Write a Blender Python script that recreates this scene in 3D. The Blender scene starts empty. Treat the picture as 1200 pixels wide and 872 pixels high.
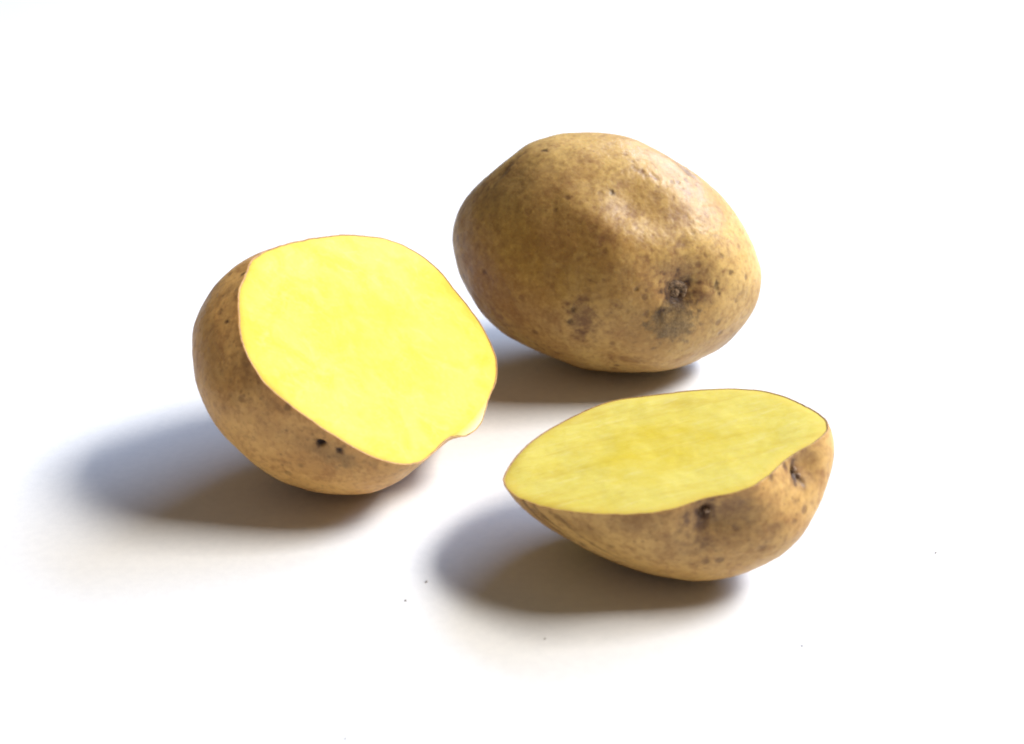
import bpy, math
import numpy as np
from mathutils import Vector, noise

C = bpy.context.scene
COL = C.collection

# ------------------------------------------------------------------ camera
cam_data = bpy.data.cameras.new('camera')
cam_data.lens = 45.0
cam_data.sensor_width = 36.0
cam_data.clip_start = 0.01
cam_data.clip_end = 50.0
cam = bpy.data.objects.new('camera', cam_data)
COL.objects.link(cam)
cam.location = (0.0, -0.33715, 0.17221)
cam.rotation_euler = (math.radians(90 - 25.0), 0, 0)
cam_data.dof.use_dof = True
cam_data.dof.focus_distance = 0.345
cam_data.dof.aperture_fstop = 16.0
C.camera = cam

# ------------------------------------------------------------------ world and lamps
world = bpy.data.worlds.new('World')
C.world = world
world.use_nodes = True
bg = world.node_tree.nodes['Background']
bg.inputs['Color'].default_value = (0.92, 0.74, 0.58, 1)
bg.inputs['Strength'].default_value = 0.19


def area(name, az, el, dist, sx, sy, watts, color):
    d = Vector((math.cos(math.radians(el)) * math.cos(math.radians(az)),
                math.cos(math.radians(el)) * math.sin(math.radians(az)),
                math.sin(math.radians(el))))
    l = bpy.data.lights.new(name, 'AREA')
    l.shape = 'RECTANGLE'
    l.size, l.size_y = sx, sy
    l.energy = watts
    l.color = color
    o = bpy.data.objects.new(name, l)
    COL.objects.link(o)
    o.location = d * dist
    o.rotation_euler = (-d).to_track_quat('-Z', 'Y').to_euler()
    return o


area('window_light', 4, 48, 3.2, 1.32, 0.74, 176.0, (1.0, 0.97, 0.925))
area('sky_light', 42, 35, 3.2, 2.92, 1.11, 166.0, (0.50, 0.67, 1.0))

C.view_settings.view_transform = 'Standard'
C.view_settings.look = 'None'
C.view_settings.exposure = 0.0
C.view_settings.gamma = 1.0
C.cycles.use_denoising = True
C.cycles.filter_width = 1.9
C.cycles.max_bounces = 8


# ------------------------------------------------------------------ node helpers
def new_mat(name):
    m = bpy.data.materials.new(name)
    m.use_nodes = True
    nt = m.node_tree
    return m, nt, nt.nodes['Principled BSDF']


class N:
    """tiny helper to chain shader nodes"""
    def __init__(s, nt):
        s.nt = nt

    def add(s, t, **kw):
        n = s.nt.nodes.new(t)
        for k, v in kw.items():
            setattr(n, k, v)
        return n

    def put(s, sock, v):
        if hasattr(v, 'is_output'):
            s.nt.links.new(v, sock)
        else:
            sock.default_value = v

    def noise(s, vec, scale, detail=3, rough=0.55, dist=0.0):
        n = s.add('ShaderNodeTexNoise')
        s.put(n.inputs['Vector'], vec)
        n.inputs['Scale'].default_value = scale
        n.inputs['Detail'].default_value = detail
        n.inputs['Roughness'].default_value = rough
        n.inputs['Distortion'].default_value = dist
        return n.outputs['Fac']

    def voronoi(s, vec, scale, out='Distance', rnd=1.0):
        n = s.add('ShaderNodeTexVoronoi')
        s.put(n.inputs['Vector'], vec)
        n.inputs['Scale'].default_value = scale
        n.inputs['Randomness'].default_value = rnd
        return n.outputs[out]

    def ramp(s, v, a, b, lo=0.0, hi=1.0):
        n = s.add('ShaderNodeMapRange')
        n.interpolation_type = 'SMOOTHSTEP'
        s.put(n.inputs['Value'], v)
        n.inputs['From Min'].default_value = a
        n.inputs['From Max'].default_value = b
        n.inputs['To Min'].default_value = lo
        n.inputs['To Max'].default_value = hi
        return n.outputs['Result']

    def math(s, op, a, b=0.0):
        n = s.add('ShaderNodeMath', operation=op)
        s.put(n.inputs[0], a)
        s.put(n.inputs[1], b)
        return n.outputs[0]

    def mix(s, f, a, b, blend='MIX'):
        n = s.add('ShaderNodeMix', data_type='RGBA', blend_type=blend)
        s.put(n.inputs[0], f)
        s.put(n.inputs[6], a)
        s.put(n.inputs[7], b)
        return n.outputs[2]

    def mapping(s, vec, scale=(1, 1, 1), rot=(0, 0, 0), loc=(0, 0, 0)):
        n = s.add('ShaderNodeMapping')
        s.put(n.inputs['Vector'], vec)
        n.inputs['Scale'].default_value = scale
        n.inputs['Rotation'].default_value = rot
        n.inputs['Location'].default_value = loc
        return n.outputs[0]

    def bump(s, h, strength, dist, normal=None):
        n = s.add('ShaderNodeBump')
        n.inputs['Strength'].default_value = strength
        n.inputs['Distance'].default_value = dist
        s.put(n.inputs['Height'], h)
        if normal is not None:
            s.put(n.inputs['Normal'], normal)
        return n.outputs[0]


def skin_material(name, seed, tone):
    m, nt, bs = new_mat(name)
    n = N(nt)
    tc = n.add('ShaderNodeTexCoord').outputs['Object']
    v = n.mapping(tc, loc=(seed, seed * 0.7, -seed * 0.4))
    att = n.add('ShaderNodeAttribute', attribute_name='marks')
    sep = n.add('ShaderNodeSeparateColor')
    nt.links.new(att.outputs['Color'], sep.inputs[0])
    brown, grey, dark = sep.outputs[0], sep.outputs[1], sep.outputs[2]
    # broad tan / ochre / russet clouds
    big = n.noise(v, 38, 4, 0.6, 0.4)
    mid = n.noise(v, 150, 4, 0.62, 0.3)
    fine = n.noise(v, 620, 3, 0.6)
    pale = tuple(c * t for c, t in zip((0.57, 0.378, 0.128), tone)) + (1,)
    ochre = tuple(c * t for c, t in zip((0.43, 0.252, 0.076), tone)) + (1,)
    russet = tuple(c * t for c, t in zip((0.26, 0.126, 0.043), tone)) + (1,)
    col = n.mix(n.ramp(big, 0.36, 0.66), pale, ochre)
    col = n.mix(n.math('MULTIPLY', n.ramp(mid, 0.48, 0.70), 0.62), col, russet)
    col = n.mix(n.math('MULTIPLY', n.ramp(n.noise(v, 300, 3, 0.6), 0.48, 0.70), 0.60), col, pale)
    col = n.mix(n.math('MULTIPLY', n.ramp(fine, 0.45, 0.70), 0.42), col, russet)
    # lenticels: sparse dark corky dots of unequal size
    vw = n.mapping(v, loc=(0.3, 0.1, 0.2))
    d = n.voronoi(vw, 210)
    pick = n.ramp(n.noise(v, 95, 2, 0.5), 0.50, 0.64)
    dots = n.math('MULTIPLY', n.ramp(d, 0.14, 0.30, 1.0, 0.0), pick)
    d2 = n.voronoi(v, 430)
    dots2 = n.math('MULTIPLY', n.ramp(d2, 0.10, 0.26, 1.0, 0.0), n.ramp(n.noise(v, 130, 2), 0.46, 0.62))
    col = n.mix(n.math('MULTIPLY', dots, 0.62), col, (0.13, 0.062, 0.025, 1))
    col = n.mix(n.math('MULTIPLY', dots2, 0.45), col, (0.17, 0.085, 0.035, 1))
    # marks placed by hand: russet bruises, shade painted in brown, grey cork, nearly black pits
    brk = n.ramp(n.noise(v, 420, 4, 0.65), 0.25, 0.65, 0.55, 1.25)
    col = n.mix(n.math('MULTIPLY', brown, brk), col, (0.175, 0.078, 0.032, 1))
    cork = n.mix(n.ramp(n.noise(v, 700, 4, 0.7), 0.35, 0.65), (0.270, 0.180, 0.076, 1), (0.165, 0.106, 0.044, 1))
    col = n.mix(n.math('MINIMUM', n.math('MULTIPLY', grey, n.ramp(n.noise(v, 260, 3, 0.5), 0.25, 0.65, 0.75, 1.1)), 1.0), col, cork)
    col = n.mix(n.math('MINIMUM', n.math('MULTIPLY', dark, brk), 1.0), col, (0.030, 0.014, 0.008, 1))
    nt.links.new(col, bs.inputs['Base Color'])
    rough = n.ramp(mid, 0.3, 0.7, 0.38, 0.55)
    nt.links.new(rough, bs.inputs['Roughness'])
    bs.inputs['Specular IOR Level'].default_value = 0.27
    bs.inputs['Subsurface Weight'].default_value = 0.08
    bs.inputs['Subsurface Radius'].default_value = (0.0025, 0.0012, 0.0005)
    bs.inputs['Subsurface Scale'].default_value = 1.0
    h1 = n.math('ADD', n.math('MULTIPLY', mid, 1.0), n.math('MULTIPLY', fine, 0.55))
    h1 = n.math('SUBTRACT', h1, n.math('MULTIPLY', dots, 0.5))
    h1 = n.math('ADD', h1, n.math('MULTIPLY', n.math('MULTIPLY', grey, n.noise(v, 800, 4, 0.7)), 2.2))
    nt.links.new(n.bump(h1, 0.42, 0.00035), bs.inputs['Normal'])
    return m


def flesh_material(name, streak, streak_rot, tint):
    m, nt, bs = new_mat(name)
    n = N(nt)
    tc = n.add('ShaderNodeTexCoord').outputs['Object']
    att = n.add('ShaderNodeAttribute', attribute_name='marks')
    sep = n.add('ShaderNodeSeparateColor')
    nt.links.new(att.outputs['Color'], sep.inputs[0])
    edge, lip, pith = sep.outputs[0], sep.outputs[1], sep.outputs[2]
    base = tuple(c * t for c, t in zip((0.74, 0.630, 0.052), tint)) + (1,)
    deep = tuple(c * t for c, t in zip((0.68, 0.525, 0.018), tint)) + (1,)
    pale = tuple(c * t for c, t in zip((0.78, 0.69, 0.095), tint)) + (1,)
    cloud = n.noise(tc, 75, 5, 0.62, 1.2)
    col = n.mix(n.math('MULTIPLY', n.ramp(cloud, 0.38, 0.66), 0.9 - 0.5 * streak), base, deep)
    col = n.mix(n.math('MULTIPLY', n.ramp(n.noise(tc, 190, 4, 0.65, 0.8), 0.50, 0.72), 0.6 - 0.5 * streak), col, pale)
    wv = n.mapping(n.mapping(tc, rot=(0, 0, streak_rot)), scale=(11, 190, 190))
    st = n.noise(wv, 1.0, 4, 0.6, 0.6)
    wv2 = n.mapping(n.mapping(tc, rot=(0, 0, streak_rot - 0.16)), scale=(26, 620, 620))
    st2 = n.noise(wv2, 1.0, 3, 0.6, 0.3)
    col = n.mix(n.math('MULTIPLY', n.ramp(st, 0.46, 0.70), 0.65 * streak), col,
                tuple(c * t for c, t in zip((0.64, 0.48, 0.028), tint)) + (1,))
    col = n.mix(n.math('MULTIPLY', n.ramp(st2, 0.52, 0.75), 0.45 * streak), col, pale)
    col = n.mix(n.math('MULTIPLY', n.ramp(n.noise(tc, 900, 3, 0.6), 0.5, 0.75), 0.22), col, pale)
    col = n.mix(n.math('MULTIPLY', pith, n.ramp(n.noise(tc, 120, 3), 0.3, 0.7, 0.15, 0.85)), col, deep)
    col = n.mix(n.math('MULTIPLY', edge, 0.75), col, (0.60, 0.42, 0.07, 1))
    col = n.mix(lip, col, (0.88, 0.80, 0.42, 1))
    nt.links.new(col, bs.inputs['Base Color'])
    bs.inputs['Roughness'].default_value = 0.5
    bs.inputs['Specular IOR Level'].default_value = 0.07
    bs.inputs['Subsurface Weight'].default_value = 0.30
    bs.inputs['Subsurface Radius'].default_value = (0.004, 0.003, 0.0008)
    bs.inputs['Subsurface Scale'].default_value = 1.0
    h = n.math('ADD', n.math('MULTIPLY', n.noise(tc, 500, 3, 0.6), 0.5),
               n.math('MULTIPLY', n.math('ADD', st, n.math('MULTIPLY', st2, 0.6)), 1.1 * streak))
    nt.links.new(n.bump(h, 0.35, 0.0004), bs.inputs['Normal'])
    return m


def plain_material(name, c1, c2, scale, rough=0.7):
    m, nt, bs = new_mat(name)
    n = N(nt)
    tc = n.add('ShaderNodeTexCoord').outputs['Object']
    f = n.ramp(n.noise(tc, scale, 4, 0.6), 0.35, 0.65)
    nt.links.new(n.mix(f, c1 + (1,), c2 + (1,)), bs.inputs['Base Color'])
    bs.inputs['Roughness'].default_value = rough
    bs.inputs['Specular IOR Level'].default_value = 0.25
    nt.links.new(n.bump(n.noise(tc, scale * 2.2, 3), 0.5, 0.0003), bs.inputs['Normal'])
    return m


# ------------------------------------------------------------------ mesh helpers
def build(name, verts, faces, mat, parent=None, marks=None):
    faces = np.asarray(faces, np.int32)
    me = bpy.data.meshes.new(name)
    me.vertices.add(len(verts))
    me.vertices.foreach_set('co', np.asarray(verts, np.float32).ravel())
    k = faces.shape[1]
    me.loops.add(faces.size)
    me.loops.foreach_set('vertex_index', faces.ravel())
    me.polygons.add(len(faces))
    me.polygons.foreach_set('loop_start', np.arange(0, faces.size, k, dtype=np.int32))
    me.polygons.foreach_set('use_smooth', np.ones(len(faces), bool))
    me.update(calc_edges=True)
    me.validate()
    if marks is not None:
        a = me.attributes.new('marks', 'FLOAT_COLOR', 'POINT')
        c = np.ones((len(verts), 4), np.float32)
        c[:, :3] = np.clip(marks, 0, 1)
        a.data.foreach_set('color', c.ravel())
    me.materials.append(mat)
    o = bpy.data.objects.new(name, me)
    COL.objects.link(o)
    if parent:
        o.parent = parent
    return o


def thing(name, label, cat, loc=(0, 0, 0), group=None):
    o = bpy.data.objects.new(name, None)
    o.empty_display_size = 0.02
    COL.objects.link(o)
    o.location = loc
    o['label'] = label
    o['category'] = cat
    if group:
        o['group'] = group
    return o


def harmonics(d, L=8):
    x, y, z = d[:, 0], d[:, 1], d[:, 2]
    out = []
    re, im = [np.ones_like(x)], [np.zeros_like(x)]
    for m in range(1, L + 1):
        re.append(re[-1] * x - im[-1] * y)
        im.append(re[m - 1] * y + im[m - 1] * x)
    for m in range(L + 1):
        pm = 1.0
        for k in range(1, m + 1):
            pm *= 2 * k - 1
        p1 = p2 = None
        for l in range(m, L + 1):
            if l == m:
                p = pm * np.ones_like(x)
            elif l == m + 1:
                p = z * (2 * m + 1) * pm
            else:
                p = ((2 * l - 1) * z * p1 - (l + m - 1) * p2) / (l - m)
            p2, p1 = p1, p
            K = math.sqrt((2 * l + 1) / (4 * math.pi) * math.factorial(l - m) / math.factorial(l + m))
            if m == 0:
                out.append(K * p)
            else:
                out.append(math.sqrt(2) * K * re[m] * p)
                out.append(math.sqrt(2) * K * im[m] * p)
    return np.stack(out, -1)


def fbm(P, scale, octaves=3):
    res = np.empty(len(P))
    fn = noise.fractal
    for i, p in enumerate((P * scale).tolist()):
        res[i] = fn(p, 0.9, 2.1, octaves)
    return res


class Shape:
    """closed star-shaped body: radius over direction (local frame axes, origin c)"""
    def __init__(s, D):
        s.D = D
        s.c = np.array(D['c'])
        s.axes = np.array(D['axes'])
        s.co = np.array(D['co'])
        if 'rim' in D:
            rim = np.array(D['rim'])
            for _ in range(2):
                rim = (np.roll(rim, 1) + 2 * rim + np.roll(rim, -1)) / 4
            spec = np.fft.rfft(rim)
            s.rim = np.fft.irfft(spec, len(rim) * 10) * 10
            s.rph = np.linspace(-math.pi, math.pi, len(s.rim), endpoint=False)

    def base(s, d):
        D = s.D
        if 'abc' in D:
            a, b, c = D['abc']
            return 1 / np.sqrt((d[:, 0] / a) ** 2 + (d[:, 1] / b) ** 2 + (d[:, 2] / c) ** 2)
        a, b, h = D['abh']
        A, B = D['A0'], D['B0']
        x = d[:, 0] * A[0] + d[:, 1] * A[1]
        y = d[:, 0] * B[0] + d[:, 1] * B[1]
        z = d[:, 2]
        return 1 / np.sqrt((x / a) ** 2 + (y / b) ** 2 + (z / h) ** 2) * (1 + D['bel'] * np.exp(-((z + .35) / .3) ** 2))

    def smooth(s, d):
        return s.base(d) * (1 + harmonics(d) @ s.co)

    def rim_at(s, ph):
        ph = (ph + math.pi) % (2 * math.pi) - math.pi
        xs = np.concatenate([s.rph - 2 * math.pi, s.rph, s.rph + 2 * math.pi])
        return np.interp(ph, xs, np.tile(s.rim, 3))

    def radius(s, d):
        r = s.smooth(d)
        if 'rim' in s.D:
            ph = np.arctan2(d[:, 1], d[:, 0])
            th = np.arcsin(np.clip(-d[:, 2], -1, 1))
            flat = np.stack([np.cos(ph), np.sin(ph), 0 * ph], -1)
            r = r + (s.rim_at(ph) - s.smooth(flat)) * np.exp(-th / 0.16)
        return r

    def world(s, d, r):
        return s.c + (d * r[:, None]) @ s.axes

    def frame(s, d0):
        """surface point, outward normal and tangents (first tangent as level as can be)"""
        d0 = np.array(d0, float)
        d0 /= np.linalg.norm(d0)
        t = np.cross(d0, [0.3, 0.2, 0.9])
        t /= np.linalg.norm(t)
        b = np.cross(d0, t)
        e = 0.03
        ds = np.stack([d0, d0 + e * t, d0 - e * t, d0 + e * b, d0 - e * b])
        ds /= np.linalg.norm(ds, axis=1, keepdims=True)
        P = s.world(ds, s.smooth(ds))
        nn = np.cross(P[1] - P[2], P[3] - P[4])
        nn /= np.linalg.norm(nn)
        if nn @ (P[0] - s.c) < 0:
            nn = -nn
        P0 = s.world(ds[:1], s.radius(ds[:1]))[0]
        e1 = np.array([1.0, 0, 0]) - nn * nn[0]
        e1 /= np.linalg.norm(e1)
        return P0, nn, e1, np.cross(nn, e1)


def apply_features(shape, P, feats, jitter):
    """dents, stains and painted shade; returns inward displacement (m) and marks (brown, grey, dark)"""
    disp = np.zeros(len(P))
    marks = np.zeros((len(P), 3))
    for f in feats:
        d0, rx, ry, rot, depth, br, gr, dk, hard = f
        P0, nn, e1, e2 = shape.frame(d0)
        q = P - P0
        near = np.where((np.abs(q) < 3.2e-3 * max(rx, ry)).all(1))[0]
        if len(near) == 0:
            continue
        q = q[near]
        ca, sa = math.cos(math.radians(rot)), math.sin(math.radians(rot))
        x, y = q @ e1, q @ e2
        w = np.abs(q @ nn)
        u = (x * ca + y * sa) / (rx * 1e-3)
        v = (-x * sa + y * ca) / (ry * 1e-3)
        rho = np.sqrt(u * u + v * v + (w / (max(rx, ry) * 1e-3)) ** 2 * 0.4)
        disp[near] += depth * 1e-3 * np.exp(-rho ** 2 * 1.4)
        rj = rho * (1 + 0.55 * jitter[near])
        g = 1 / (1 + np.exp((rj - 1) * hard))
        for k, val in enumerate((br, gr, dk)):
            if val:
                marks[near, k] = 1 - (1 - marks[near, k]) * (1 - val * g)
    return disp, marks


def local(P, loc):
    return P - np.array(loc)[None]


def blob(P0, nn, e1, rx, ry, rz, seed, segs=20, rings=12, lift=0.0):
    """small knobbly bud seated on the surface"""
    vs, fs = [], []
    e2 = np.cross(nn, e1)
    for i in range(rings + 1):
        th = math.pi * i / rings
        for j in range(segs):
            ph = 2 * math.pi * j / segs
            d = Vector((math.sin(th) * math.cos(ph), math.sin(th) * math.sin(ph), math.cos(th)))
            k = 1 + 0.28 * noise.noise(d * 1.8 + Vector((seed, 0, 0)))
            vs.append(P0 + e1 * d.x * rx * k + e2 * d.y * ry * k + nn * (d.z * rz * k + lift))
    for i in range(rings):
        for j in range(segs):
            a, b = i * segs + j, i * segs + (j + 1) % segs
            fs.append((a, a + segs, b + segs, b))
    return np.array(vs), fs


# ------------------------------------------------------------------ data: shapes of the three pieces (metres)
WHOLE = {'c': [0.029526, 0.040461, 0.037432], 'axes': [[0.92468, -0.190061, -0.329915], [0.373595, 0.285774, 0.882474], [-0.073443, -0.93926, 0.335256]], 'abc': [0.048955, 0.036532, 0.035801], 'co': [-0.051739, 0.007636, 0.005497, -0.001479, -0.004284, -0.000361, 0.00357, 0.001426, -0.002873, 0.002647, -0.060187, -0.001722, -0.001565, 0.002019, 0.008084, 0.001903, 0.000596, -0.002104, -0.00273, -0.00224, -0.000187, 0.001751, 0.001231, 0.002524, -4.6e-05, -0.004969, 0.032682, -0.003498, 0.002269, 0.001672, -0.010537, 0.002587, -0.00261, -0.000939, 0.006109, -0.002198, 0.002985, 0.000542, -0.004107, 0.027176, -0.017865, -0.001407, -0.002182, -0.009829, 0.002382, 0.00061, -8.8e-05, 0.00563, 0.000589, -8.2e-05, 0.001592, -0.005169, 0.011727, -0.00497, 0.00015, -0.000188, -0.007376, 0.003089, -0.001751, 0.001366, 0.005566, 0.002783, -0.005479, 0.00211, 0.004061, -0.002425, 0.003176, -0.002901, -0.003301, 0.002164, 0.002376, -0.003405, 0.00937, -0.004935, 0.002938, -0.00056, -0.004265, 0.001757, 0.006417, 0.002997, 0.008515]}
LEFT = {'c': [-0.036572, -0.026986, 0.038188], 'axes': [[0.872066, 0.168145, -0.459596], [0.0, 0.939123, 0.343582], [0.489389, -0.299626, 0.818977]], 'A0': [0.376638, 0.926361], 'B0': [-0.926361, 0.376638], 'abh': [0.040337, 0.036976, 0.036976], 'bel': 0.05, 'co': [0.009997, -0.11633, 0.041827, 0.020089, -0.026534, 0.000455, 0.014137, -0.004873, -0.007412, -0.048229, -0.041584, 0.104437, 0.011373, -0.022241, -0.014525, -0.042766, 0.010211, 0.022955, 0.00591, 0.019107, -0.011055, -0.017844, 0.000231, -0.007809, 0.006564, -0.000203, 0.03093, -0.0167, -0.031739, 0.003099, 0.00271, 0.013735, 0.01491, -0.01027, -0.004593, -0.003879, -0.00847, 0.008864, 0.003618, -0.028837, 0.001522, 0.003638, -0.016737, 0.004719, 0.004514, -0.002369, 0.006829, 0.003848, 0.001033, -0.003057, -0.008705, 0.02725, 0.003711, -0.015289, -0.00024, -0.003686, -0.003697, 0.006823, 0.00606, 0.00363, -0.004402, 0.018527, 0.010876, -0.006266, -0.002497, -0.011528, -0.00061, 0.012645, 0.001086, -0.009732, -0.009652, -0.001661, 0.009745, 0.004459, 0.003494, -0.018884, 0.005247, -0.003944, -0.005018, -0.009187, 0.00668], 'rim': [0.036991, 0.037236, 0.037351, 0.037297, 0.0373, 0.037349, 0.037392, 0.037492, 0.037652, 0.037871, 0.038095, 0.038317, 0.038602, 0.038951, 0.0391, 0.039234, 0.039429, 0.039532, 0.039592, 0.039713, 0.039897, 0.040145, 0.040027, 0.039799, 0.039634, 0.039519, 0.039286, 0.039115, 0.039006, 0.038958, 0.03891, 0.038922, 0.038994, 0.039127, 0.039278, 0.039365, 0.039513, 0.039725, 0.040004, 0.040349, 0.040701, 0.040953, 0.041272, 0.041525, 0.04159, 0.04172, 0.041784, 0.041763, 0.041642, 0.041394, 0.040881, 0.04009, 0.039389, 0.038563, 0.037711, 0.036951, 0.036276, 0.035693, 0.035187, 0.034747, 0.03482, 0.035237, 0.03572, 0.036274, 0.036454, 0.036504, 0.03661, 0.036774, 0.036801, 0.036767, 0.03672, 0.036365, 0.036072, 0.035839, 0.035722, 0.035668, 0.03567, 0.035779, 0.036099, 0.036482, 0.03693, 0.037103, 0.037274, 0.037504, 0.037785, 0.037924, 0.038123, 0.038383, 0.038329, 0.038292, 0.038313, 0.038255, 0.038232, 0.038269, 0.038342, 0.038242, 0.038202, 0.038221, 0.038299, 0.038349, 0.038338, 0.038386, 0.038494, 0.038662, 0.038956, 0.039318, 0.039749, 0.040252, 0.040812, 0.040995, 0.041243, 0.041559, 0.041795, 0.041683, 0.041636, 0.041653, 0.041735, 0.041473, 0.041183, 0.040959, 0.040703, 0.040074, 0.039524, 0.039049, 0.038643, 0.038222, 0.037777, 0.037399, 0.037085, 0.036833, 0.036392, 0.036015, 0.035701, 0.035446, 0.035248, 0.035107, 0.035019, 0.034882, 0.034799, 0.03477, 0.034795, 0.034873, 0.035006, 0.035119, 0.035209, 0.035354, 0.035556, 0.035815, 0.036135, 0.03634, 0.036517, 0.036753, 0.03705, 0.037393, 0.037106, 0.03688, 0.036713, 0.036609, 0.036679, 0.036806]}
RIGHT = {'c': [0.035369, -0.071521, 0.029275], 'axes': [[0.979812, 0.004079, 0.199878], [0.0, 0.999792, -0.020404], [-0.19992, 0.019992, 0.979608]], 'A0': [-0.997816, 0.06606], 'B0': [-0.06606, -0.997816], 'abh': [0.038394, 0.029416, 0.027945], 'bel': 0.0, 'co': [-0.025927, -0.10246, 0.040871, 0.007504, -0.01331, 0.001072, 0.002509, 0.0019, -0.003952, 0.003369, -0.028313, -0.091582, 0.036578, 0.031937, -0.024779, 0.021246, 0.006077, -0.010851, 0.004395, -0.007828, -0.003572, -0.001695, -0.000245, 0.007419, -0.000671, -0.013915, 0.002591, 0.005387, 0.043375, -0.007693, -0.032627, 0.007939, 0.000198, -0.001931, 0.01122, -0.002243, -0.002608, 0.003338, -0.00493, 0.005306, -0.001246, -0.001865, -0.002884, -0.016165, -0.001107, 0.012933, 0.002132, 0.006493, 0.003507, -0.004358, -0.003047, 0.007169, 0.006821, 0.002839, 0.010443, -0.009659, -0.009983, 0.003331, -0.002604, 0.002513, 0.012041, -0.012479, -0.006414, 0.005457, -0.009508, -0.009186, 0.006032, 0.000195, 0.00226, 0.014295, -0.004662, -0.001189, -0.001521, -0.008363, -0.001478, 0.016182, -0.013076, 0.008639, -0.010141, 0.001054, -0.012122], 'rim': [0.037944, 0.038224, 0.038568, 0.03848, 0.038343, 0.038143, 0.037746, 0.037414, 0.037145, 0.03688, 0.036333, 0.035856, 0.035445, 0.035097, 0.034736, 0.034234, 0.033797, 0.033422, 0.033106, 0.032847, 0.032447, 0.032095, 0.031799, 0.031556, 0.031365, 0.031088, 0.030847, 0.030657, 0.030516, 0.030423, 0.030377, 0.030332, 0.030187, 0.030089, 0.030039, 0.030034, 0.029982, 0.02982, 0.029671, 0.029386, 0.02915, 0.028963, 0.028715, 0.028482, 0.028296, 0.028155, 0.028059, 0.02834, 0.028679, 0.029072, 0.029521, 0.030032, 0.030352, 0.03057, 0.03084, 0.031077, 0.030954, 0.030881, 0.030855, 0.030876, 0.030884, 0.030776, 0.030715, 0.030702, 0.030737, 0.030944, 0.031308, 0.031729, 0.03225, 0.03301, 0.033861, 0.034806, 0.035577, 0.036439, 0.037307, 0.03787, 0.038419, 0.038465, 0.038571, 0.038297, 0.037996, 0.037757, 0.037316, 0.036871, 0.036492, 0.036176, 0.035804, 0.035487, 0.035229, 0.035029, 0.034885, 0.034695, 0.034373, 0.034109, 0.0339, 0.033746, 0.033454, 0.03297, 0.03255, 0.032189, 0.031885, 0.031635, 0.03122, 0.030798, 0.030434, 0.030125, 0.029867, 0.02966, 0.029469, 0.029194, 0.028968, 0.02879, 0.028658, 0.02847, 0.028322, 0.028218, 0.028158, 0.028146, 0.028209, 0.028317, 0.02847, 0.028669, 0.028915, 0.029182, 0.029473, 0.029817, 0.030216, 0.030674, 0.030995, 0.03103, 0.031113, 0.031244, 0.031426, 0.031483, 0.03146, 0.031485, 0.031559, 0.031683, 0.031856, 0.031971, 0.032112, 0.032304, 0.032548, 0.032848, 0.033204, 0.033393, 0.033624, 0.03391, 0.034255, 0.03466, 0.034883, 0.035156, 0.035489, 0.035884, 0.036081, 0.036291, 0.036561, 0.036892, 0.037287, 0.037726]}
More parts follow.
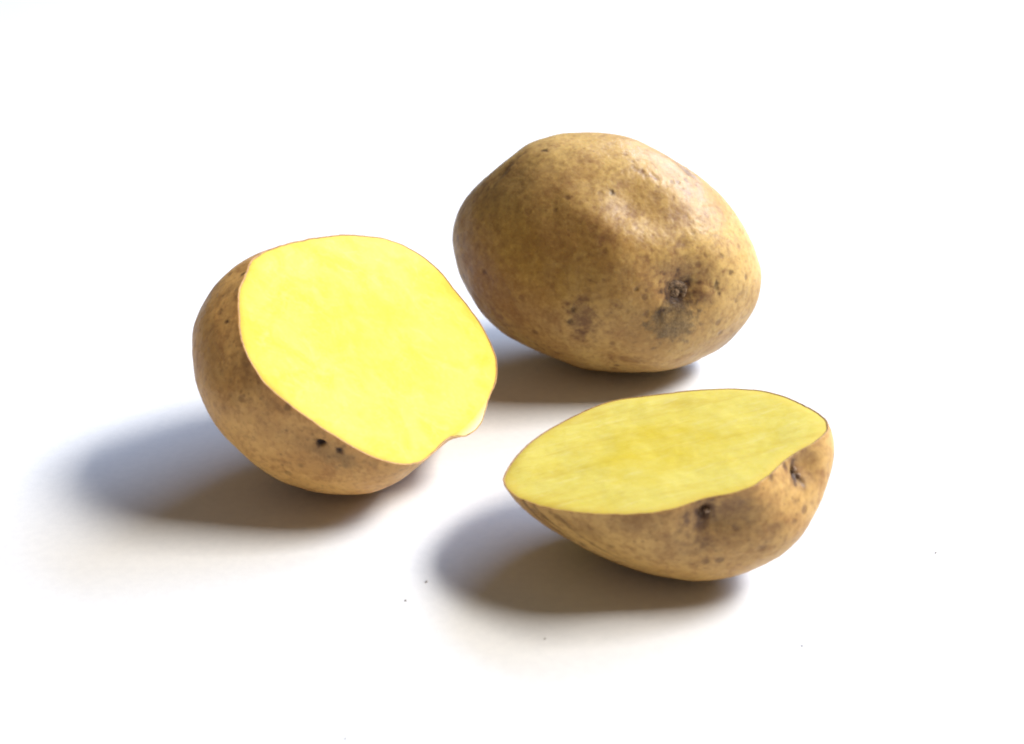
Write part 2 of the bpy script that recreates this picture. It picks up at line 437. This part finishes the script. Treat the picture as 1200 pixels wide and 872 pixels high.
# features: (direction, half width mm, half height mm, turn, depth mm, brown, grey, dark, edge hardness)
WHOLE_FEATS = [
    ([0.6292, -0.0997, 0.7708], 4.4, 4.2, 0, 1.2, 0.3, 0, 0.75, 5),
    ([0.6369, -0.015, 0.7708], 10, 9, 0, 2.6, 0.25, 0, 0, 3),
    ([0.6462, -0.2857, 0.7077], 7.2, 5.8, 10, -0.15, 0, 0.9, 0, 9),
    ([0.5452, -0.3053, 0.7807], 1.2, 3.5, 10, 0.25, 0, 0, 0.35, 6),
    ([0.7596, 0.0, 0.6503], 3.2, 2.6, 0, -0.6, 0.45, 0, 0, 4),
    ([0.801, 0.063, 0.5953], 0.9, 1.9, 10, 0.3, 0, 0, 0.7, 6),
    ([0.6769, 0.0426, 0.7348], 2.2, 0.9, -20, 0.2, 0, 0, 0.5, 5),
    ([0.0174, -0.5552, 0.8315], 3.2, 5.4, 5, 0.45, 0.7, 0.2, 0.1, 4),
    ([-0.0736, -0.5173, 0.8526], 0.9, 0.9, 0, 0.25, 0, 0, 0.65, 5),
    ([-0.0588, -0.6221, 0.7807], 0.8, 1.0, 0, 0.2, 0, 0, 0.6, 5),
    ([0.0546, -0.6932, 0.7187], 1.6, 2.6, 0, 0.15, 0.5, 0, 0.15, 4),
    ([0.0829, 0.4748, 0.8762], 13, 9, -25, 3.0, 0.1, 0, 0, 3),
    ([-0.1657, 0.2068, 0.9643], 15, 7.0, -40, -0.8, 0, 0, 0, 3),
    ([-0.0545, 0.0973, 0.9938], 2.4, 1.5, 10, 0.2, 0.55, 0, 0, 4),
    ([-0.1744, 0.1331, 0.9756], 1.6, 1.2, 0, 0.1, 0.5, 0, 0, 4),
    ([-0.0057, 0.7229, 0.6909], 2.6, 1.0, -22, 0.15, 0.6, 0, 0.1, 5),
    ([0.127, 0.7279, 0.6738], 2.2, 0.8, -35, 0.2, 0.4, 0, 0, 5),
    ([-0.7142, 0.5189, 0.4697], 0.9, 0.7, 0, 0.15, 0.2, 0, 0.75, 6),
    ([-0.1535, 0.4854, 0.8607], 0.6, 0.9, 0, 0.15, 0.2, 0, 0.8, 6),
    ([0.3218, -0.1802, 0.9295], 0.8, 0.8, 0, 0.25, 0.3, 0, 0.45, 6),
    ([0.0374, 0.3959, 0.9175], 4.5, 2.6, -10, 0.2, 0.5, 0, 0, 3),
    ([0.3793, 0.4811, 0.7904], 4.0, 3.0, 20, 0.1, 0.4, 0, 0, 3),
    ([0.5049, 0.288, 0.8137], 2.4, 1.5, 0, 0.15, 0.5, 0, 0.1, 4),
    ([0.3857, 0.6887, 0.614], 3.2, 1.4, -30, 0.15, 0.4, 0, 0, 4),
    ([0.5966, 0.4703, 0.6503], 2.5, 2.0, -30, 0.1, 0.35, 0, 0, 4),
    ([-0.8103, 0.2013, 0.5504], 10, 6, 25, 0.3, 0, 0.45, 0, 2.5),
    ([-0.8863, 0.2575, 0.3849], 5, 2.2, 35, 0.6, 0.2, 0, 0.35, 4),
    ([0.3622, 0.8553, 0.3704], 4, 1.6, -35, 0.5, 0.3, 0, 0.3, 4),
    ([-0.5113, 0.3593, 0.7807], 9, 7, 0, 0, 0.22, 0, 0, 2.5),
    ([-0.7501, -0.5272, 0.3993], 9, 9, 0, 0, 0.15, 0, 0, 2.5),
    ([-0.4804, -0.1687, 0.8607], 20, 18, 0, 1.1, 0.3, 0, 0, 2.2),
    ([-0.6195, -0.3157, 0.7187], 21, 19, 0, 0, 0.42, 0, 0, 2),  # wide brown tint, shade painted onto the potato's left side
    ([0.585, 0.0553, 0.8092], 8, 4, 0, 0.2, 0.5, 0, 0, 3),
    ([0.6267, -0.1145, 0.7708], 5, 5, 0, 0, 0.3, 0, 0.12, 4),
    ([0.7022, -0.0775, 0.7077], 4, 3, 0, 0, 0.4, 0, 0.1, 4),
    ([0.1292, -0.1157, 0.9848], 9, 12, 10, -1.1, 0, 0, 0, 3),
    ([0.4676, -0.7119, 0.524], 4.5, 1.8, 0, 0.1, 0.6, 0, 0, 4),
    ([-0.5536, -0.7495, 0.3631], 3.2, 2.0, -40, 0.1, 0.5, 0, 0, 4),
    ([-0.7467, -0.4495, 0.4903], 0.8, 0.9, 0, 0.1, 0.5, 0, 0.3, 5),
    ([-0.2871, -0.7975, 0.5307], 1.0, 0.9, 0, 0.1, 0.5, 0, 0.3, 5),
    ([-0.4434, 0.2765, 0.8526], 0.7, 1.1, 10, 0.1, 0.3, 0, 0.4, 5),
    ([-0.4918, 0.1555, 0.8567], 0.8, 0.8, 0, 0.1, 0.3, 0, 0.4, 5),
    ([0.8337, 0.1932, 0.5173], 0.9, 0.6, 0, 0.1, 0.3, 0, 0.5, 5),
    ([0.7539, 0.2781, 0.5953], 0.8, 0.6, 0, 0.1, 0.3, 0, 0.4, 5),
    ([0.9195, 0.0796, 0.3849], 2.4, 2.0, 0, 0.1, 0.3, 0, 0.0, 4),
    ([0.2491, -0.3545, 0.9013], 0.9, 0.6, 0, 0.1, 0.4, 0, 0.1, 5),
    ([0.9613, -0.263, 0.0821], 3.5, 2.0, 30, 0.2, 0.4, 0, 0.0, 4)]
LEFT_FEATS = [
    ([-0.2215, -0.9703, -0.0971], 1.35, 1.0, -10, 1.6, 0.2, 0, 1, 6),
    ([-0.1072, -0.9913, -0.0766], 1.0, 0.8, -10, 0.8, 0.3, 0, 0.85, 6),
    ([-0.1509, -0.9815, -0.1176], 5.0, 2.4, -25, 0.3, 0.15, 0.35, 0, 3),
    ([-0.0446, -0.9932, -0.1074], 2.4, 1.6, -25, 0.1, 0.1, 0.3, 0, 3),
    ([-0.9532, -0.2909, -0.0817], 0.6, 0.5, 0, 0.15, 0.2, 0, 0.7, 6),
    ([-0.9919, 0.1253, -0.02], 0.9, 0.7, 20, 0.15, 0.2, 0, 0.7, 6),
    ([-0.9923, -0.0178, -0.1228], 3.2, 1.6, 30, 0.1, 0.5, 0, 0, 3),
    ([-0.7343, -0.6773, -0.0457], 4.0, 5.5, 30, 0, 0.45, 0, 0, 2.5),
    ([-0.7872, -0.6163, -0.02], 2, 4, 30, 0, 0.4, 0, 0, 2.5),
    ([-0.8671, -0.4566, -0.199], 5, 9, 10, 0, 0.2, 0, 0, 2.2),
    ([-0.5198, -0.8525, -0.056], 2.0, 1.0, -35, 0.1, 0.4, 0, 0, 4),
    ([-0.3205, -0.9292, -0.1838], 9, 4, -25, 0, 0.25, 0, 0, 2.5),
    ([0.14, -0.9678, -0.2091], 4, 0.7, 10, 0.1, -0.0, 0, 0, 3),
    ([-0.3432, -0.8667, -0.362], 1.6, 0.6, -10, 0.1, 0.35, 0, 0, 4)]
RIGHT_FEATS = [
    ([0.221, -0.9682, -0.1176], 1.9, 2.2, 0, 1.5, 0.6, 0, 0.55, 5),
    ([0.3268, -0.9205, -0.2141], 7.0, 4.6, 0, 2.0, 0.55, 0.25, 0, 2.6),
    ([0.1573, -0.9652, -0.2091], 2.4, 4.0, 10, 0.5, 0.6, 0, 0.25, 3),
    ([0.1608, -0.9868, -0.02], 2.2, 2.2, 0, 0.2, 0.5, 0, 0.2, 3),
    ([0.3982, -0.909, -0.1228], 5, 2.2, 15, 0.3, 0.45, 0, 0.0, 3),
    ([0.8484, -0.5173, -0.1125], 1.6, 2.2, 25, 1.0, 0.4, 0, 0.8, 4),
    ([0.8475, -0.4961, -0.1889], 0.8, 1.2, 25, 0.6, 0.3, 0, 0.5, 4),
    ([0.8884, -0.4476, -0.1023], 4.5, 5.0, 0, 1.7, 0.6, 0.1, 0, 2.6),
    ([0.8141, -0.5804, -0.02], 0.7, 1.0, -30, 0.4, 0.4, 0, 0.45, 4),
    ([0.6974, -0.7164, -0.02], 0.7, 1.0, -10, 0.4, 0.4, 0, 0.45, 4),
    ([0.8804, -0.4738, -0.02], 3.2, 1.4, 30, 0.2, 0.5, 0, 0, 3),
    ([-0.9133, -0.4001, -0.0766], 4.5, 0.45, -28, 0.2, 0.5, 0, 0.5, 5),
    ([-0.8535, -0.5099, -0.1074], 5.5, 0.45, -25, 0.2, 0.5, 0, 0.45, 5),
    ([-0.842, -0.4929, -0.2192], 6.0, 0.4, -27, 0.15, 0.5, 0, 0.3, 5),
    ([-0.7665, -0.6341, -0.1023], 3.0, 0.8, -20, 0.2, 0.5, 0, 0.2, 5),
    ([-0.6117, -0.713, -0.3427], 9.0, 0.4, -20, 0.1, 0.4, 0, 0.1, 5),
    ([-0.6351, -0.7538, -0.1686], 3.5, 2.2, -20, 0, 0.4, 0, 0, 3),
    ([-0.3332, -0.9388, -0.0869], 3.5, 2, 10, 0, 0.4, 0, 0, 3),
    ([-0.0414, -0.9216, -0.3859], 6, 4, 0, 0, 0.3, 0, 0, 2.5),
    ([0.578, -0.7383, -0.3475], 1.8, 1.6, 0, 0.1, 0.55, 0, 0, 4),
    ([0.4929, -0.7324, -0.4697], 1.2, 0.8, 0, 0.1, 0.45, 0, 0, 4),
    ([0.5281, -0.8488, -0.0252], 2.2, 1.2, 20, 0.1, 0.5, 0, 0, 4),
    ([-0.2064, -0.8681, -0.4514], 6, 0.4, -5, -0.1, 0, 0, 0, 4)]

# ------------------------------------------------------------------ the white table
mt, nt, bs = new_mat('white_paper')
n = N(nt)
tc = n.add('ShaderNodeTexCoord').outputs['Object']
f = n.noise(tc, 420, 4, 0.6)
nt.links.new(n.mix(n.ramp(f, 0.3, 0.7), (0.66, 0.66, 0.66, 1), (0.69, 0.688, 0.684, 1)), bs.inputs['Base Color'])
bs.inputs['Roughness'].default_value = 0.75
bs.inputs['Specular IOR Level'].default_value = 0.2
nt.links.new(n.bump(n.noise(tc, 1500, 3), 0.12, 0.0002), bs.inputs['Normal'])
g = 24
xs = np.linspace(-2.5, 2.5, g + 1)
tv = np.array([(x, y, 0.0) for y in xs for x in xs])
tf = [(j * (g + 1) + i, j * (g + 1) + i + 1, (j + 1) * (g + 1) + i + 1, (j + 1) * (g + 1) + i) for j in range(g) for i in range(g)]
table = build('table', tv, tf, mt)
table['kind'] = 'structure'
table['label'] = 'plain white table surface under the potatoes'

# ------------------------------------------------------------------ whole potato
shp = Shape(WHOLE)
n_ = 210
t = np.tan(np.linspace(-math.pi / 4, math.pi / 4, n_ + 1))
A, B = np.meshgrid(t, t, indexing='ij')
one = np.ones_like(A)
sides = [(one, A, B), (-one, B, A), (B, one, A), (A, -one, B), (A, B, one), (B, A, -one)]
dirs, quads = [], []
off = 0
ii, jj = np.meshgrid(np.arange(n_), np.arange(n_), indexing='ij')
q0 = (ii * (n_ + 1) + jj).ravel()
for sd in sides:
    d = np.stack([s_.ravel() for s_ in sd], -1)
    dirs.append(d / np.linalg.norm(d, axis=1, keepdims=True))
    quads.append(np.stack([q0, q0 + n_ + 1, q0 + n_ + 2, q0 + 1], -1) + off)
    off += (n_ + 1) ** 2
dirs = np.concatenate(dirs)
quads = np.concatenate(quads)
key = np.round(dirs * 1e5).astype(np.int64)
_, first, inv = np.unique(key, axis=0, return_index=True, return_inverse=True)
dirs = dirs[first]
quads = inv.ravel()[quads]
r = shp.radius(dirs)
P = shp.world(dirs, r)
jit = fbm(P, 520, 3)
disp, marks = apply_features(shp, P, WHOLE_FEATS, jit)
lump = fbm(P, 75, 2) * 0.00042 + jit * 0.00007
P = shp.world(dirs, r - disp + lump)
P[:, 2] -= P[:, 2].min() + 0.0002
base_w = (float(shp.c[0]), float(shp.c[1]), 0.0)
potato = thing('potato', 'whole uncut brown potato with a dark stem scar, behind the two halves', 'potato', base_w)
m_skin_w = skin_material('potato_skin_whole', 0.0, (1, 1, 1))
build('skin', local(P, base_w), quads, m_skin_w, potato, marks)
m_cork = plain_material('dark_cork', (0.26, 0.17, 0.095), (0.07, 0.042, 0.025), 900)
m_bud = plain_material('pale_bud', (0.38, 0.26, 0.16), (0.20, 0.115, 0.065), 1200, 0.5)
# stem scar: a ragged ring of cork round a broken stub, sunk in its hollow
P0, nn, e1, e2 = shp.frame(WHOLE_FEATS[0][0])
P0 = P[np.argmax(dirs @ (np.array(WHOLE_FEATS[0][0]) / np.linalg.norm(WHOLE_FEATS[0][0])))] + nn * 0.0003
vs, fs = [], []
prof = [(0.0, 0.35), (0.45, 0.45), (0.85, 0.30), (1.05, -0.15), (1.45, -0.10), (1.75, 0.42), (2.1, 0.48), (2.5, 0.15), (2.9, -0.6)]
S = 40
for (rr, hh) in prof:
    for j in range(S):
        a = 2 * math.pi * j / S
        w = 1 + 0.22 * noise.noise(Vector((math.cos(a) * 1.4, math.sin(a) * 1.4, rr * 0.6)))
        h = hh + 0.28 * noise.noise(Vector((math.cos(a) * 2.6, math.sin(a) * 2.6, rr + 5)))
        vs.append(P0 + (e1 * math.cos(a) * 0.98 + e2 * math.sin(a)) * rr * w * 1e-3 * 1.5 + nn * h * 1e-3 * 0.9)
for i in range(len(prof) - 1):
    for j in range(S):
        a, b = i * S + j, i * S + (j + 1) % S
        fs.append((a, a + S, b + S, b))
build('stem_scar', local(np.array(vs), base_w), fs, m_cork, potato)


# ------------------------------------------------------------------ cut halves
def make_half(D, feats, name, label, cat, m_skin, m_flesh, group, lipline=None, wav=0.00012, seed=0.0):
    shp = Shape(D)
    nf, nt_ = 560, 210
    ph = np.linspace(-math.pi, math.pi, nf, endpoint=False)
    th = (np.linspace(0, 1, nt_) ** 1.12) * (math.pi / 2)
    TT, PP = np.meshgrid(th, ph, indexing='ij')
    tt, pp = TT.ravel(), PP.ravel()
    dirs = np.stack([np.cos(tt) * np.cos(pp), np.cos(tt) * np.sin(pp), -np.sin(tt)], -1)
    r = shp.radius(dirs)
    P = shp.world(dirs, r)
    jit = fbm(P + seed, 520, 3)
    jit_l = fbm(P + seed, 75, 2)
    disp, marks = apply_features(shp, P, feats, jit)
    fade = 1 - np.exp(-tt / 0.05)
    r2 = r - disp * (0.25 + 0.75 * fade) + (jit_l * 0.00038 + jit * 0.00007) * fade
    nz = shp.axes[2]

    def lip(x, y):
        if lipline is None:
            return np.zeros_like(x), np.zeros_like(x)
        (x1, y1), (x2, y2) = lipline
        L = math.hypot(x2 - x1, y2 - y1)
        tx, ty = (x2 - x1) / L, (y2 - y1) / L
        along = (x - x1) * tx + (y - y1) * ty
        dist = (x - x1) * ty - (y - y1) * tx
        if dist.size and (0 - x1) * ty - (0 - y1) * tx > 0:
            dist = -dist
        bow = 0.0016 * np.clip(1 - ((along / L - 0.5) * 2) ** 2, 0, 1)
        dist = dist - bow
        end = np.clip(np.minimum(along + 0.002, L + 0.002 - along) / 0.004, 0, 1)
        dd = np.clip(dist, 0, None)
        return dd * 0.6 * end, np.clip(dist / 0.0026, 0, 1) * end

    loc2 = dirs * r2[:, None]
    drop, _ = lip(loc2[:, 0], loc2[:, 1])
    loc2[:, 2] -= drop * np.exp(-tt / 0.10)
    # two inner rows: the thin cut edge of the skin
    rag = fbm(np.stack([np.cos(ph), np.sin(ph), 0 * ph], -1) * 0.04 + seed, 330, 3)
    loc2[:, :2] *= (1 + 0.0045 * np.tile(rag, nt_) * np.exp(-tt / 0.03))[:, None]
    ed = loc2[:nf].copy()
    rr = np.hypot(ed[:, 0], ed[:, 1])
    rows = []
    for inset, up in ((0.00016, 0.00003), (0.00042, -0.00002 ), (0.00052, -0.0004)):
        e = ed.copy()
        e[:, :2] *= ((rr - inset) / rr)[:, None]
        e[:, 2] += up
        rows.append(e)
    allv = np.concatenate([rows[2], rows[1], rows[0], loc2])
    mk = np.concatenate([np.tile([0.55, 0, 0.0], (3 * nf, 1)), marks])
    W = shp.c + allv @ shp.axes
    dz = W[:, 2].min() + 0.0002
    W[:, 2] -= dz
    nr = nt_ + 3
    I, J = np.meshgrid(np.arange(nr - 1), np.arange(nf), indexing='ij')
    a = (I * nf + J).ravel()
    b = (I * nf + (J + 1) % nf).ravel()
    faces = np.stack([a, a + nf, b + nf, b], -1)
    base = (float(shp.c[0]), float(shp.c[1]), 0.0)
    root = thing(name, label, cat, base, group)
    build('skin', local(W, base), faces, m_skin, root, mk)
    # flesh: the cut face itself
    nrad = 150
    s = 1 - np.linspace(0, 1, nrad) ** 1.4
    s[-1] = 0.0005
    inn = rows[1]
    ri = (rr - 0.00034)
    X = (inn[:, 0] / np.hypot(inn[:, 0], inn[:, 1]))[None] * ri[None] * s[:, None]
    Y = (inn[:, 1] / np.hypot(inn[:, 0], inn[:, 1]))[None] * ri[None] * s[:, None]
    depth = (1 - s)[:, None] * ri[None]
    x, y = X.ravel(), Y.ravel()
    dpt = depth.ravel()
    Q = np.stack([x, y, np.zeros_like(x)], -1)
    wv = fbm(Q + 3.1 + seed, 60, 2) * wav * 2.2 + fbm(Q + 1.7 + seed, 260, 2) * wav * 0.45
    z = 0.00035 * (1 - np.exp(-dpt / 0.0012)) - 0.0001 + wv * (1 - np.exp(-dpt / 0.002))
    drop, lm = lip(x, y)
    z = z - drop
    fv = np.stack([x, y, z], -1)
    jj_ = fbm(Q + 7 + seed, 300, 2)
    edge = np.exp(-(dpt / (0.0016 * (1 + 0.45 * jj_))) ** 1.3)
    rad = np.hypot(x, y) / np.tile(ri, nrad)
    pith = np.exp(-((rad - 0.22) / 0.28) ** 2)
    fm = np.stack([edge * (1 - lm), lm, pith], -1)
    FW = shp.c + fv @ shp.axes
    FW[:, 2] -= dz
    I, J = np.meshgrid(np.arange(nrad - 1), np.arange(nf), indexing='ij')
    a = (I * nf + J).ravel()
    b = (I * nf + (J + 1) % nf).ravel()
    ff = np.stack([a, b, b + nf, a + nf], -1)
    build('flesh', local(FW, base), ff, m_flesh, root, fm)
    return root, shp, base, (dirs, W[3 * nf:])


m_skin_l = skin_material('potato_skin_left', 4.3, (1.30, 1.16, 1.12))
m_skin_r = skin_material('potato_skin_right', 9.1, (1.02, 0.94, 0.90))
m_flesh_l = flesh_material('potato_flesh_left', 0.35, 0.5, (0.86, 0.865, 1.75))
m_flesh_r = flesh_material('potato_flesh_right', 1.0, -0.076, (0.81, 0.80, 2.2))
left, ls, lb, ldz = make_half(
    LEFT, LEFT_FEATS, 'potato_half',
    'rounder potato half with its bright yellow cut face tilted up and small torn lip', 'potato half',
    m_skin_l, m_flesh_l, 'halves of a cut potato', lipline=((0.0358, -0.00169), (0.02177, -0.02778)), seed=2.0)
right, rs, rb, rdz = make_half(
    RIGHT, RIGHT_FEATS, 'potato_half',
    'pointed potato half lying with its streaked yellow cut face level, eyes on its brown side', 'potato half',
    m_skin_r, m_flesh_r, 'halves of a cut potato', seed=5.0, wav=0.00016)

for d0, rx, ry, rz in [
    ([0.2375, -0.9608, -0.1432], 0.75, 0.75, 0.8),
    ([0.8669, -0.4868, -0.1074], 0.65, 0.6, 0.6),
    ([0.8616, -0.4838, -0.1534], 0.5, 0.5, 0.5)]:
    P0, nn, e1, e2 = rs.frame(d0)
    dv, wv = rdz
    P0 = wv[np.argmax(dv @ (np.array(d0) / np.linalg.norm(d0)))] + nn * 0.0001
    v, fcs = blob(P0, nn, e1, rx * 1e-3, ry * 1e-3, rz * 1e-3, rx * 7)
    build('sprout_bud', local(v, rb), fcs, m_bud, right)

# ------------------------------------------------------------------ specks of dirt on the table
m_dirt = plain_material('dirt', (0.54, 0.52, 0.50), (0.42, 0.40, 0.39), 3000, 0.9)
for k, (x, y, sz, label) in enumerate([
    (-0.0571, 0.267, 0.45, 'faint dirt speck on the white table behind the rounder half'),
    (-0.0201, -0.0848, 0.55, "dark dirt speck at the left tip of the pointed half's shadow"),
    (-0.0244, -0.0924, 0.45, "pale grey dirt speck just left of the pointed half's shadow"),
    (0.1036, -0.0724, 0.5, 'grey dirt speck alone on the white table right of the pointed half'),
    (0.0633, -0.1093, 0.4, "faint dirt speck on white table in front of the pointed half's right end"),
    (-0.0328, -0.139, 0.4, 'faint dirt speck at the front edge of the white table'),
    (0.0073, -0.1068, 0.4, 'tiny dirt speck in the soft shadow in front of the pointed half')]):
    v, fcs = blob(np.array([0, 0, sz * 0.35e-3]), np.array([0, 0, 1.0]), np.array([1.0, 0, 0]),
                  sz * 0.75e-3, sz * 0.5e-3, sz * 0.4e-3, k * 3.3, 10, 6)
    o = build('dirt_speck', v, fcs, m_dirt)
    o.location = (x, y, 0)
    o.rotation_euler = (0, 0, k * 1.3)
    o['label'] = label
    o['category'] = 'dirt speck'
    o['group'] = 'specks of dirt on the table'
